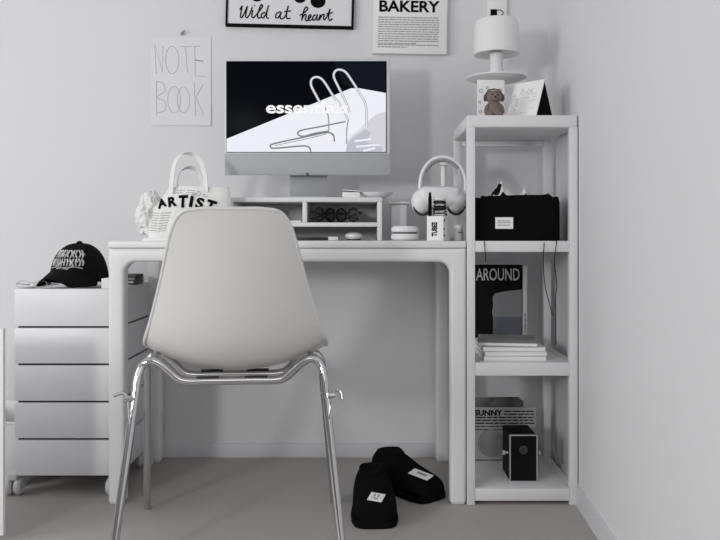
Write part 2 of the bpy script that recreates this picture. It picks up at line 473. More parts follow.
# ------------------------------------------------------------ chair
t = thing('shell_chair', 'light grey plastic shell chair on chrome legs, back to viewer', 'chair', (-0.309, -0.215, 0), rz=math.radians(5))
rows = [(-.236, .797, .066, .003), (-.2355, .793, .092, .006), (-.234, .784, .109, .010), (-.231, .768, .121, .015), (-.226, .738, .133, .022), (-.219, .69, .145, .030), (-.210, .64, .157, .040),
        (-.200, .585, .172, .050), (-.187, .53, .187, .056), (-.168, .483, .199, .058), (-.135, .446, .207, .060), (-.085, .424, .211, .060),
        (-.02, .414, .213, .055), (.05, .413, .214, .048), (.12, .421, .210, .038), (.17, .430, .198, .026), (.198, .430, .172, .016), (.207, .424, .14, .01)]
NU = 24
def rowpt(i, u):
    y, z, w, c = rows[i]
    y0, z0 = rows[max(i - 1, 0)][:2]; y1, z1 = rows[min(i + 1, len(rows) - 1)][:2]
    ty, tz = y1 - y0, z1 - z0; L = math.hypot(ty, tz); ty /= L; tz /= L
    ny, nz = -tz, ty
    k = c * abs(u) ** 2.1
    return Vector((u * w + .008, y + ny * k, z + nz * k - (.003 if i < 5 else 0)))
b = NB(); g = []
for i in range(len(rows)):
    g.append([b.verts.new(rowpt(i, -1 + 2 * k / NU)) for k in range(NU + 1)])
for i in range(len(rows) - 1):
    for k in range(NU): b.faces.new((g[i][k], g[i + 1][k], g[i + 1][k + 1], g[i][k + 1]))
o = obj('seat_shell', b, M['shell'], t, local=True)
sm = o.modifiers.new('s', 'SOLIDIFY'); sm.thickness = 0.006; sm.offset = 0
ss = o.modifiers.new('ss', 'SUBSURF'); ss.levels = 2; ss.render_levels = 2
edge = [rowpt(0, -1 + 2 * k / NU) for k in range(2, NU - 1)] + [rowpt(i, 1) for i in range(1, len(rows) - 1)] + \
       [rowpt(len(rows) - 1, 1 - 2 * k / NU) for k in range(2, NU - 1)] + [rowpt(i, -1) for i in range(len(rows) - 2, 0, -1)]
b = NB(); tube(b, edge, .0048, seg=10, closed=True, smooth=3)
obj('rim', b, M['rim'], t, local=True)
# chrome leg frames
def frame(sgn, yf, yt, zt, zc, hw, wt):
    pts = []
    y_at = lambda z: yf + (yt - yf) * min(1, z / zt)
    x_at = lambda z: hw + (wt - hw) * z / zt
    left = [(-x_at(z), y_at(z), z) for z in (0.0, .1, .2, .3, .37, zt - .035)]
    left += [(-wt + .006, yt, zt - .010), (-wt + .024, yt, zt), (-wt + .045, yt, zt - .008), (-.125, yt, zc + .008), (-.100, yt, zc), (-.05, yt, zc)]
    pts = left + [(0, yt, zc)] + [(-p[0], p[1], p[2]) for p in reversed(left)]
    return catmull(pts, 6)
for (yf, yt, zt, zc) in ((-.21, -.112, .450, .402), (.21, -.02, .452, .4005)):
    pts = frame(1, yf, yt, zt, zc, .252, .207)
    n = len(pts)
    k = next(i for i, p in enumerate(pts) if p.z > 0.41)
    kk = n - 1 - k
    obj('leg', tube(NB(), pts[:k + 1], .0098, seg=14), M['chrome'], t, local=True)
    obj('leg', tube(NB(), pts[kk:], .0098, seg=14), M['chrome'], t, local=True)
    obj('seat_rail', tube(NB(), pts[k:kk + 1], .0097, seg=14), M['chrome'], t, local=True)
for s in (-1, 1):
    for y in (-.112, -.02):
        obj('glide', cyl(NB(), (s * .252, -.21 if y < -.1 else .21, .004), .0115, 'Z', .008, bev=.002), M['grey'], t, local=True)
    out = [(s * .224, -.150, .318), (s * .229, -.140, .355), (s * .232, -.136, .374), (s * .238, -.135, .381), (s * .248, -.138, .382 if s < 0 else .378), (s * (.259 if s < 0 else .252), -.143, .378 if s < 0 else .362)]
    obj('linking_hook', tube(NB(), out, .0042, seg=10, smooth=6), M['chrome'], t, local=True)
    obj('hook_clip', cyl(NB(), (s * .228, -.140, .370), .0065, 'X', .016, bev=.001), M['chrome'], t, local=True)
    obj('stacking_bar', tube(NB(), [(s * .185, -.112, .452), (s * .18, -.065, .4585), (s * .185, -.02, .454)], .006, seg=10, smooth=5), M['chrome'], t, local=True)
for s in (-1, 1):
    for y in (-.112, -.02): obj('mount_pad_shade', B(s * .055 - .026, s * .055 + .026, y - .007, y + .007, .4100, .4125, bev=.0008), M['black'], t, local=True)  # pads drawn long, thin and black to paint the shadow between shell and rails

# ------------------------------------------------------------ slippers
def slipper(name, label, loc, rz, s=1.0, lean=0.0):
    t = thing(name, label, 'slipper', loc, rz, group='black slippers on the floor')
    # local: heel at +y, toe at -y ; length .26
    st = [(-.132, .020, .026, .0), (-.128, .038, .040, 0), (-.114, .050, .052, 0), (-.085, .057, .062, 0), (-.050, .058, .070, 0), (-.012, .055, .080, 0),
          (.025, .051, .096, 0), (.060, .048, .104, 0), (.088, .044, .104, 0), (.108, .036, .094, 0), (.118, .020, .072, 0)]
    b = NB(); g = []; n = 28
    for (y, w, h, _) in st:
        ring = []
        for k in range(n):
            a = 2 * PI * k / n
            ca, sa = math.cos(a), math.sin(a)
            e = .62
            x = w * math.copysign(abs(ca) ** e, ca) * (1 if sa < 0 else 1 - .12 * sa)
            z = .012 + (h - .012) * (.5 + .5 * math.copysign(abs(sa) ** .8, sa))
            x += .008 * math.sin((y + .135) / .27 * PI) * lean
            nn = noise.noise(Vector((x * 18, y * 18, z * 18 + loc[0] * 9))) * .004
            ring.append(b.verts.new((x + nn, y, z + (nn if sa > 0 else 0))))
        g.append(ring)
    for i in range(len(g) - 1):
        for k in range(n): b.faces.new((g[i][k], g[i][(k + 1) % n], g[i + 1][(k + 1) % n], g[i + 1][k]))
    b.faces.new(g[0]); b.faces.new(g[-1])
    o = obj('upper', b, M['cloth'], t, local=True); ss = o.modifiers.new('ss', 'SUBSURF'); ss.levels = 1; ss.render_levels = 2
    b = NB(); poly = []
    for (y, w, h, _) in st: poly.append((w + .003, y))
    for (y, w, h, _) in reversed(st): poly.append((-w - .003, y))
    vs0 = [b.verts.new((p[0], p[1], 0.0)) for p in poly]; vs1 = [b.verts.new((p[0], p[1], .017)) for p in poly]
    b.faces.new(vs0); b.faces.new(vs1)
    for i in range(len(poly)): b.faces.new((vs0[i], vs0[(i + 1) % len(poly)], vs1[(i + 1) % len(poly)], vs1[i]))
    o = obj('sole', b, M['cloth'], t, local=True); bv = o.modifiers.new('b', 'BEVEL'); bv.width = .004; bv.segments = 2
    pts = [(.027 * math.cos(a), .060 + .040 * math.sin(a), 0.097 - .006 * abs(math.sin(a))) for a in [2 * PI * k / 16 for k in range(16)]]
    obj('collar', tube(NB(), pts, .009, seg=10, closed=True, smooth=3), M['cloth'], t, local=True)
    return t
sl = slipper('slipper', 'black puffy slipper with square white label, toe pointing to the viewer', (0.030, -0.043, 0), math.radians(2))
b = NB(); R = Matrix.Translation((.004, -.084, .0645)) @ Matrix.Rotation(math.radians(11), 4, 'X') @ Matrix.Rotation(math.radians(-20), 4, 'Z')
box(b, -.019, .019, -.019, .019, 0, .0015, mx=R)
lb = obj('label_patch', b, M['paper'], sl, local=True)
b = NB()
for (x, y, w, h) in ((-.006, .006, .004, .012), (.004, .006, .004, .012), (-.002, -.006, .014, .003), (0.002, -.011, .010, .003)): box(b, x - w / 2, x + w / 2, y - h / 2, y + h / 2, .0015, .0021, mx=R)
obj('mark', b, M['grey'], lb, local=True)
sr = slipper('slipper', 'black puffy slipper lying behind the other, toe pointing right', (0.122, 0.128, 0), math.radians(39), 1.0)
b = NB(); R = Matrix.Translation((-.012, -.083, .0655)) @ Matrix.Rotation(math.radians(11), 4, 'X') @ Matrix.Rotation(math.radians(20), 4, 'Z')
box(b, -.020, .020, -.030, .030, 0, .0015, mx=R)
lb = obj('label_patch', b, M['paper'], sr, local=True)
b = NB(); box(b, -.004, .008, -.016, .012, .0015, .0021, mx=R); obj('mark', b, M['grey'], lb, local=True)

# ------------------------------------------------------------ riser on the desk
rx0, rx1, ry0, ry1 = X(228.5, .15), X(382, .15), .15, .385
RZ = Z(197.3, .15)
t = thing('desk_riser', 'white wooden desk riser with cubbies under the computer screen', 'desk organizer', ((rx0 + rx1) / 2, .25, DZ))
obj('top_board', B(rx0, rx1, ry0, ry1, RZ - .013, RZ, bev=.001), M['shelf'], t)
for x0 in (rx0, rx1 - .0135): obj('side_panel', B(x0, x0 + .0135, ry0, ry1, DZ, RZ - .0132, bev=.001), M['shelf'], t)
mz = Z(222.5, .15)
obj('middle_shelf', B(rx0 + .0137, rx1 - .0137, ry0 + .001, ry1, mz - .012, mz, bev=.001), M['shelf'], t)
dvx = X(302.5, .15)
obj('divider', B(dvx, dvx + .0125, ry0 + .001, ry1, mz + .0002, RZ - .0132, bev=.001), M['shelf'], t)
obj('back_panel', B(rx0 + .0137, rx1 - .0137, ry1 - .006, ry1, DZ, RZ - .0132), M['shelf'], t)

# sunglasses
def glasses(label, x, y, rz):
    t = thing('sunglasses', label, 'glasses', (x, y, mz + .0003), rz, group='dark glasses in the riser cubby')
    for s in (-1, 1):
        ring = [(s * .033 + .026 * math.cos(a), 0, .024 + .0195 * math.sin(a)) for a in [2 * PI * k / 24 for k in range(24)]]
        r = obj('rim', tube(NB(), ring, .0030, seg=8, closed=True), M['black'], t, local=True)
        b = NB(); cyl(b, (s * .033, 0, .024), 1, 'Y', .0015, seg=24)
        for v in b.verts: v.co = Vector((s * .033 + (v.co.x - s * .033) * .025, v.co.y, .024 + (v.co.z - .024) * .019))
        obj('lens', b, M['tint'], r, local=True)
        obj('temple', tube(NB(), [(s * .060, 0, .030), (s * .062, .006 , .0305), (s * .056, .010 + .003 * s, .029), (s * .01, .014 + .004 * s, .024), (-s * .045, .015 + .004 * s, .010)], .0026, seg=8, smooth=4), M['black'], t, local=True)
    obj('bridge', tube(NB(), [(-.009, 0, .026), (0, -.001, .031), (.009, 0, .026)], .0028, seg=8, smooth=3), M['black'], t, local=True)
glasses('dark sunglasses in the riser cubby, left pair nearer the divider', X(325, .24), .225, math.radians(62))
glasses('dark round sunglasses in the riser cubby, right pair', X(347, .22), .240, math.radians(-55))
# bottom cubby
o = obj('phone', B(X(294, .17), X(327.5, .17), .16, .30, DZ + .0003, DZ + .0085, bev=.002), M['black']); tag(o, 'flat black gadget lying in the lower cubby of the riser', 'gadget')
o = obj('card_box', B(X(328.5, .17), X(338, .17), .16, .25, DZ + .0003, DZ + .011, bev=.001), M['papergrey']); tag(o, 'pale little card box beside the black gadget in the lower cubby', 'box')
t = thing('computer_mouse', 'white rounded mouse on a black base in the lower cubby', 'mouse', (X(354, .21), .205, DZ + .0003))
obj('base', cyl(NB(), (0, 0, .002), .021, 'Z', .004), M['black'], t, local=True)
obj('body', lathe(NB(), [(0, .004), (.020, .004), (.027, .011), (.026, .017), (.017, .0225), (0, .024)], sy=1.4), M['white'], t, local=True)
o = obj('notebook', B(rx0 + .13, X(301, .17), .17, .33, mz + .0003, mz + .006, bev=.001), M['paper']); tag(o, 'thin white notebook in the left upper cubby of the riser', 'notebook')
# on top of the riser
t = thing('open_booklet', 'thin white booklet lying on the riser right of the screen stand', 'booklet', (X(351, .26), .27, RZ + .0003))
obj('pages', B(-.025, .028, -.06, .06, 0, .018, bev=.002), M['paper'], t, local=True)
o = B(-.026, .030, -.062, .062, .019, .021); o.transform(Matrix.Translation((0, 0, .003)) @ Matrix.Rotation(math.radians(5), 4, 'Y')); obj('cover', o, M['whitem'], t, local=True)
o = obj('trinket_dish', lathe(NB(), [(0, 0), (.026, 0), (.046, .012), (.050, .018), (.047, .0185), (.026, .004), (0, .004)], c=(X(378, .24) - .004, .24, RZ + .0003)), M['white'])
tag(o, 'shallow white oval dish on the right end of the riser', 'dish')

# ------------------------------------------------------------ computer
my = .215
def MX(px): return X(px, my)
def MZ(py): return Z(py, my)
t = thing('desktop_computer', 'silver all-in-one computer showing a pool ladder picture', 'computer', (MX(307.5), my + .03, RZ))
obj('case', B(MX(224.5), MX(390.3), my, my + .0125, MZ(175), MZ(57.5), bev=.0035, seg=3), M['bezel'], t)
obj('chin', B(MX(224.8), MX(390), my - .0012, my + .001, MZ(174.8), MZ(153.5), bev=.0004), M['silver'], t)
b = B(MX(288), MX(326.5), my + .055, my + .059, RZ + .004, MZ(160), bev=.001)
box(b, MX(288), MX(326.5), my + .012, my + .058, MZ(166), MZ(160), bev=.001)
obj('stand', b, M['silver'], t)
obj('stand_foot', B(MX(288), MX(326.5), my - .055, my + .075, RZ + .0003, RZ + .004, bev=.0008), M['silver'], t)
obj('camera_port', cyl(NB(), (MX(307.5), my - .0014, MZ(174.2)), .004, 'Y', .0012), M['dgrey'], t)
scr = obj('screen', B(MX(226.3), MX(386.6), my - .0012, my + .001, MZ(152.6), MZ(61.2), bev=.0003), M['scr_dark'], t)
SM = [M['scr_dark'], M['scr_dark2'], M['scr_white'], M['scr_text'], M['scr_steel'], M['scr_steel2'], M['scr_shade'], M['scr_water'], M['scr_water2']]
def spx(p):                       # photo crop units -> picture plane
    return (MX(215 + p[0] / 3.6), MZ(50 + p[1] / 3.6))
b = NB()
def spoly(pts, lay, mi): prism(b, [spx(p) for p in pts], my - .0012 - .00012 * lay, my - .0012 - .00012 * (lay - 1), mi)
spoly([(430, 45), (614, 45), (614, 152), (520, 138), (490, 138), (460, 120)], 1, 1)
spoly([(42, 320), (490, 138), (520, 138), (615, 155), (615, 367), (42, 367)], 2, 2)
spoly([(545, 262), (580, 232), (615, 222), (615, 367), (545, 367), (470, 367), (478, 325)], 3, 8)
spoly([(485, 325), (545, 285), (560, 300), (545, 330), (600, 350), (600, 367), (470, 367)], 4, 7)
for q in ((500, 325, 560, 318), (505, 345, 590, 338), (530, 360, 575, 350)): spoly([(q[0], q[1]), (q[2], q[3]), (q[2] + 4, q[3] + 6), (q[0] + 5, q[1] + 7)], 5, 2)
def sline(pts, r, mi, lay=6, sm=6):
    pp = [Vector((spx(p)[0], my - .0012 - .00012 * lay, spx(p)[1])) for p in pts]
    tube(b, pp, r * (my + DY) / F / 3.6, seg=8, smooth=sm, mi=mi, flat=Vector((0, 1, 0)))
sline([(378, 190), (362, 160), (347, 130), (347, 108), (362, 98), (382, 103), (400, 125), (425, 165), (455, 205), (478, 250)], 4.4, 4)
sline([(378, 190), (362, 160), (347, 130), (347, 108), (362, 98), (382, 103), (400, 125), (425, 165), (455, 205), (478, 250)], 2.6, 5, 10)
sline([(484, 225), (470, 185), (445, 135), (428, 98), (432, 78), (448, 71), (470, 80), (492, 110), (520, 155), (543, 200), (546, 272)], 4.4, 4)
sline([(484, 225), (470, 185), (445, 135), (428, 98), (432, 78), (448, 71), (470, 80), (492, 110), (520, 155), (543, 200), (546, 272)], 2.6, 5, 10)
sline([(395, 205), (408, 240), (410, 290)], 2.5, 4); sline([(480, 250), (474, 290), (474, 340)], 2.5, 4)
sline([(410, 292), (360, 300), (318, 311), (298, 303), (310, 290), (370, 278), (470, 258)], 2.6, 6)
sline([(345, 366), (338, 350), (310, 346), (215, 354), (200, 347), (215, 337), (330, 312), (400, 298), (425, 305), (430, 330)], 2.8, 6)
sline([(215, 345), (330, 320), (400, 303)], 1.5, 4)
sline([(546, 272), (500, 302), (470, 315)], 2.5, 5)
obj('screen_picture', b, SM, scr)
tb = NB()
x0_, z0_ = spx((184, 229)); x1_, z1_ = spx((478, 186))
put_text(tb, 'essentials', x0_, x1_, z0_, z1_, my - .0012 - .00012 * 12, bold=.025, th=.0001)
obj('screen_lettering', tb, M['scr_text'], scr)

# ------------------------------------------------------------ tote bag
ty = .085
t = thing('tote_bag', 'white canvas tote bag lettered ARTIST standing on the desk', 'bag', (X(190, ty), ty, DZ))
b = NB(); NV, NH = 26, 34
def lerp(tab, v):
    for (a, p), (c, q) in zip(tab, tab[1:]):
        if v <= c: return p + (q - p) * (v - a) / (c - a)
    return tab[-1][1]
LF = [(0, 148), (.3, 149), (.62, 155), (.82, 163), (1, 169)]
RT = [(0, 233), (.5, 232), (.8, 231), (1, 229)]
def bag_pt(u, v, side, off=0):
    px = lerp(LF, v) * (1 - u) + lerp(RT, v) * u
    py = 240.6 - v * (54.5 - 5.5 * abs(u - .25) * (1 if u < .25 else .35))
    x, z = X(px, ty), Z(py, ty)
    d = .046 * (math.sin(PI * min(1, max(0, u))) ** .5) * (1 - .72 * v ** 2)
    w = noise.noise(Vector((x * 22, z * 22, 3 * side))) * .006 * min(1, 4 * u, 4 * (1 - u)) + noise.noise(Vector((x * 60, z * 40, 7 * side))) * .002
    return Vector((x, ty + side * (d + w * .8 + off), max(DZ + .0004, z)))
for side in (-1, 1):
    g = [[b.verts.new(bag_pt(k / NH, j / NV, side)) for k in range(NH + 1)] for j in range(NV + 1)]
    for j in range(NV):
        for k in range(NH): b.faces.new((g[j][k], g[j][k + 1], g[j + 1][k + 1], g[j + 1][k]))
bmesh.ops.remove_doubles(b, verts=b.verts, dist=.0008)
obj('bag_body', b, M['canvas'], t)
def ribbon(pts, w, wdir, th=.0015, sm=8):
    pts = catmull(pts, sm); bb = NB(); wd = Vector(wdir).normalized(); rings = []
    for i, p in enumerate(pts):
        tg = (pts[min(i + 1, len(pts) - 1)] - pts[max(i - 1, 0)]).normalized()
        side = (wd - tg * wd.dot(tg)).normalized(); n = tg.cross(side)
        rings.append([bb.verts.new(p + side * (a * w / 2) + n * (c * th / 2)) for a, c in ((-1, -1), (1, -1), (1, 1), (-1, 1))])
    for a, c in zip(rings, rings[1:]):
        for k in range(4): bb.faces.new((a[k], a[(k + 1) % 4], c[(k + 1) % 4], c[k]))
    bb.faces.new(rings[0]); bb.faces.new(rings[-1][::-1])
    return bb
def pp(lst, y): return [P(a, c, y + (e[0] if e else 0)) for a, c, *e in lst]
obj('handle', ribbon(pp([(171, 193), (172, 178), (175, 163), (182, 154.5), (192, 154), (200, 161), (204.5, 174), (206, 192)], ty - .012), .020, (.75, -.65, .2)), M['canvas'], t)
obj('handle', ribbon(pp([(176, 190), (177, 179), (181, 171), (190, 167.5), (198, 172), (203, 190)], ty + .014), .020, (.6, -.75, .35)), M['canvas'], t)
def on_bag(s, px0, px1, py0, py1, tilt=0, bold=.02, bb=None):
    q = text_bm(s, bold, .02)
    for _ in range(2): bmesh.ops.subdivide_edges(q, edges=[e for e in q.edges if e.calc_length() > .12], cuts=2)
    bmesh.ops.triangulate(q, faces=q.faces)
    xs = [v.co.x for v in q.verts]; ys = [v.co.y for v in q.verts]; ax, bx_, ay, by_ = min(xs), max(xs), min(ys), max(ys)
    for v in q.verts:
        u = (v.co.x - ax) / (bx_ - ax) - .5; w = (v.co.y - ay) / (by_ - ay) - .5
        du, dw = u * (px1 - px0), w * (py1 - py0)
        px = (px0 + px1) / 2 + du * math.cos(tilt) + dw * math.sin(tilt); py = (py0 + py1) / 2 - dw * math.cos(tilt) + du * math.sin(tilt)
        # find bag surface under that point
        vv = (240.6 - py) / 52.0; l, r = lerp(LF, vv), lerp(RT, vv); uu = (px - l) / (r - l)
        pt = bag_pt(uu, vv, -1, .0030 + (.0006 if v.co.z > 0 else 0))
        v.co = Vector((X(px, ty), pt.y, Z(py, ty)))
    merge(bb, q)
b = NB()
for s, a0, a1, c0, c1, tl in (('A', 158, 168, 198.5, 208, -.32), ('R', 170, 179, 196.8, 207, -.2), ('T', 180.5, 190, 195.6, 208, -.02), ('I', 192, 195.2, 196.2, 207.5, .12), ('S', 198, 206, 198, 209, .2), ('T', 208, 217.5, 200.5, 212, .3)):
    on_bag(s, a0, a1, c0, c1, tl, .045, b)
obj('lettering', b, M['ink'], t)
b = NB()
for k, (x0, x1, yy) in enumerate(((178, 203, 190.5), (174, 207, 193.0), (182, 209, 195.0))):
    n = 12
    for i in range(n):
        if i % 5 == 4: continue
        a, c = i / n, (i + .85) / n
        def q(f):
            px = x0 + (x1 - x0) * f; py = yy + 2.2 * ((f - .35) / .65) ** 2
            vv = (240.6 - py) / 52.0; l, r = lerp(LF, vv), lerp(RT, vv)
            pt = bag_pt((px - l) / (r - l), vv, -1, .0022); return Vector((X(px, ty), pt.y, Z(py, ty)))
        tube(b, [q(a), q(c)], .0009, seg=5)
obj('small_print', b, M['inkgrey'], t)
b = NB()
for r_ in range(8):
    yy = 213.5 + r_ * 2.5
    for (x0, x1) in ((153 - r_ * .2, 161 - r_ * .3), (163 - r_ * .3, 174 - r_ * .7)):
        def q2(px):
            py = yy + (1.2 if px < 162 else -.6) * (px - 160) / 12
            vv = (240.6 - py) / 52.0; l, r = lerp(LF, vv), lerp(RT, vv)
            pt = bag_pt((px - l) / (r - l), vv, -1, .0022); return Vector((X(px, ty), pt.y, Z(py, ty)))
        m_ = x0 + (x1 - x0) * random.uniform(.4, .6)
        tube(b, [q2(x0), q2(m_ - .4)], .0008, seg=5); tube(b, [q2(m_ + .4), q2(x1)], .0008, seg=5)
obj('small_print', b, M['inkgrey'], t)

# crumpled bag beside the tote
b = NB(); cc = P(150.5, 215, .16)
bmesh.ops.create_icosphere(b, subdivisions=5, radius=1)
for v in b.verts:
    d = v.co.copy(); n1 = noise.noise(d * 1.6 + Vector((4, 1, 0))); n2 = abs(noise.noise(d * 3.4 + Vector((0, 2, 5)))); n3 = abs(noise.noise(d * 7))
    k = 1 + .30 * n1 - .28 * n2 - .10 * n3
    v.co = Vector((cc.x + d.x * .042 * k * (1 + .3 * (d.z < 0) * -d.z), .16 + d.y * .045 * k, cc.z + d.z * .066 * k))
    v.co.z = max(DZ + .0004, v.co.z)
o = obj('cloth_pouch', b, M['canvas']); tag(o, 'crumpled white cloth pouch at the left end of the desk', 'pouch')
o = obj('notepad', B(X(143.5, .03), X(176, .03), .018, .034, DZ + .0003, DZ + .0085, bev=.0008), M['paper']); tag(o, 'narrow white notepad by the desk front edge below the tote', 'notepad')

# ------------------------------------------------------------ right end of desk
t = thing('round_case', 'round white case with a dark seam, on the desk beside the riser', 'case', (X(405, .11), .11, DZ + .0003))
obj('base', lathe(NB(), [(0, 0), (.032, 0), (.040, .006), (.040, .016), (.037, .0195), (0, .0195)]), M['white'], t, local=True)
obj('seam', lathe(NB(), [(0, .0197), (.0345, .0197), (.0345, .0242), (0, .0242)]), M['dgrey'], t, local=True)
obj('lid', lathe(NB(), [(0, .0244), (.037, .0244), (.040, .028), (.039, .036), (.034, .041), (0, .042)]), M['white'], t, local=True)
t = thing('frosted_canister', 'tall frosted canister with flat lid behind the round white case', 'canister', (X(398.5, .27), .27, DZ + .0003))
obj('body', B(-.025, .025, -.025, .025, 0, .110, bev=.006), M['white'], t, local=True)
obj('lid', B(-.034, .034, -.03, .03, .1105, .117, bev=.002), M['whitem'], t, local=True)
t = thing('headphone_stand', 'slim white stand holding the headphones on the desk', 'stand', (X(444, .16), .1745, DZ + .0003))
obj('base', cyl(NB(), (0, 0, .004), .038, 'Z', .008, bev=.002), M['whitem'], t, local=True)
obj('pole', cyl(NB(), (0, 0, .114), .008, 'Z', .212), M['whitem'], t, local=True)
obj('cradle', B(-.012, .012, -.016, .016, .2205, .230, bev=.004), M['whitem'], t, local=True)
hy = .155
t = thing('headphones', 'white over-ear headphones hanging in their case on a stand', 'headphones', (X(442, hy), hy, DZ + .09))
obj('headband', tube(NB(), pp([(420.5, 196), (420, 184), (422.5, 172), (430, 161.5), (441, 157), (453, 159.5), (461.5, 168), (465.5, 180), (465, 194)], hy), .0052, seg=12, smooth=6), M['white'], t)
obj('band_pad', tube(NB(), pp([(425, 171), (431.5, 163.5), (441, 159.5), (451.5, 162), (458.5, 168.5)], hy + .004), .0068, seg=10, smooth=6), M['grey'], t)
for (px, py, tl) in ((422.5, 201, .35), (455.5, 200.5, -.35)):
    c = P(px, py, hy)
    cup = obj('ear_cup', ellipsoid(NB(), c, .033 if px < 440 else .034, .030, .038, mx=Matrix.Rotation(tl, 4, 'Y')), M['white'], t)
    obj('ear_cushion', tube(NB(), [c + Vector((.0255 * math.cos(a) , -.012, -.010 + .031 * math.sin(a))) for a in [PI + PI * k / 16 for k in range(1, 16)]], .0033 , seg=8), M['black'], cup)
b = NB()
box(b, X(417.5, hy), X(461.5, hy), hy - .030, hy + .008, Z(208, hy), Z(186.5, hy), bev=.022, seg=6)
obj('case_bridge', b, M['white'], t)
t = thing('product_box', 'small white box printed TUBES below the headphones', 'box', (X(438.0, .06), .058, DZ + .0003), rz=math.radians(-30))
obj('carton', B(-.025, .025, -.021, .021, 0, .069, bev=.0008), M['paper'], t, local=True)
b = NB(); put_text(b, 'TUBES', -.010, .007, .012, .052, -.0214, bold=.045, th=.0006, rotv=PI / 2)
obj('lettering', b, M['ink'], t, local=True)
for k, z in enumerate((.054, .030, .012)): obj('printed_mark', B(.0252, .0258, -.018, -.012, z, z + .006), M['ink'], t, local=True)
t = thing('ring_stack', 'stack of dark and silver rings on the small white box', 'rings', (X(439.5, .06), .058, DZ + .0698))
for k in range(6):
    zz = .004 + k * .0085
    obj('ring', tube(NB(), [((.0175 - .0006 * k) * math.cos(a), .013 * math.sin(a), zz + .001 * math.sin(a * 1 + k)) for a in [2 * PI * q / 24 for q in range(24)]], .0039, seg=8, closed=True), M['chrome'] if k in (0, 1, 3) else (M['black'] if k in (2, 4) else M['whitem']), t, local=True)
mp = Vector((X(430.0, .05), .050, DZ + .0698))
o = obj('marker_pen', tube(NB(), [mp, mp + Vector((0, 0, .045)), mp + Vector((0, 0, .048)), mp + Vector((0, 0, .066))], .005, seg=12, rr=[.0050, .0050, .0046, .0030]), M['ink'])
tag(o, 'black marker standing on the small white box, left of the rings', 'pen')
t = thing('small_jar', 'small frosted jar with dark mark beside the shelf unit', 'jar', (X(458.5, .07), .07, DZ + .0003))
obj('glass', lathe(NB(), [(0, 0), (.012, 0), (.0135, .004), (.0135, .028), (.010, .034), (0, .034)]), M['frost'], t, local=True)
obj('lid', lathe(NB(), [(0, .0342), (.011, .0342), (.011, .044), (0, .044)]), M['whitem'], t, local=True)
obj('mark', B(-.002, .008, -.0142, -.013, .022, .025), M['dgrey'], t, local=True)

# ------------------------------------------------------------ wall pieces
# framed drawing
fy = WY - .022
t = thing('framed_print', 'black-framed drawing lettered Wild at heart, high on the wall', 'picture', (X(289, fy), fy, Z(26, fy)))
FT = Matrix.Translation((X(225, fy), 0, Z(25.2, fy))) @ Matrix.Rotation(math.radians(1.35), 4, 'Y')
fw = X(353.5, fy) - X(225, fy); fh = .52; bw = .0085
b = NB()
box(b, 0, fw, fy + .006, fy + .021, 0, bw, mx=FT); box(b, 0, fw, fy + .006, fy + .021, fh - bw, fh, mx=FT)
box(b, 0, bw * .75, fy + .006, fy + .021, bw, fh - bw, mx=FT); box(b, fw - bw * .9, fw, fy + .006, fy + .021, bw, fh - bw, mx=FT)
obj('frame', b, M['ink'], t)
art = obj('artwork', box(NB(), bw * .7, fw - bw * .8, fy + .010, fy + .018, bw * .9, fh - bw * .9, mx=FT), M['wpaper'], t)
b = NB()
def s9(l, ox=220, sc=9.0): return [P(ox + a / sc, c / sc, fy + .0095) for a, c in l]
S = [[(178, 88), (200, 52), (190, 105), (184, 146), (196, 158), (222, 112), (246, 56), (234, 112), (232, 150), (246, 158), (270, 120), (290, 62)],
     [(296, 92), (286, 138), (294, 160), (312, 150), (345, 110), (382, 58), (370, 42), (352, 85), (338, 140), (348, 164), (365, 155)],
     [(405, 112), (378, 122), (372, 152), (392, 158), (418, 110), (436, 48)], [(436, 48), (418, 130), (422, 160), (440, 164)], [(308, 52), (314, 44)],
     [(542, 106), (510, 120), (500, 152), (522, 160), (552, 108)], [(552, 108), (540, 150), (556, 170), (590, 140), (614, 52)], [(614, 52), (598, 135), (606, 168), (636, 162)], [(578, 104), (640, 98)]]
for l in S: tube(b, s9(l), .0022, seg=6, smooth=5)
S = [[(100, 158), (135, 138), (180, 96), (172, 72), (150, 90), (128, 160), (120, 212)], [(122, 195), (150, 150), (166, 158), (158, 200), (176, 212), (215, 168), (205, 150), (190, 178), (196, 210), (228, 200)],
     [(268, 150), (238, 168), (234, 202), (256, 204), (284, 150)], [(284, 150), (274, 190), (290, 208), (312, 150), (306, 205)], [(308, 190), (330, 155), (350, 150), (344, 190), (356, 205)],
     [(356, 205), (385, 160), (412, 90)], [(412, 90), (396, 180), (410, 212), (434, 190)], [(374, 142), (440, 130)]]
for l in S: tube(b, s9(l, 290, 10.28), .0022, seg=6, smooth=5)
for (px, py, rx, rz) in ((257, -3, 6, 4.5), (300, -1, 5.5, 4), (318, 1.5, 7.5, 6.5), (270, -14, 18, 6), (305, -18, 22, 9), (336, -3, 2, 3)):
    c = P(px, py, fy + .0095); ellipsoid(b, c, rx * .0033, .0012, rz * .0033)
obj('ink_drawing', b, M['ink'], art)

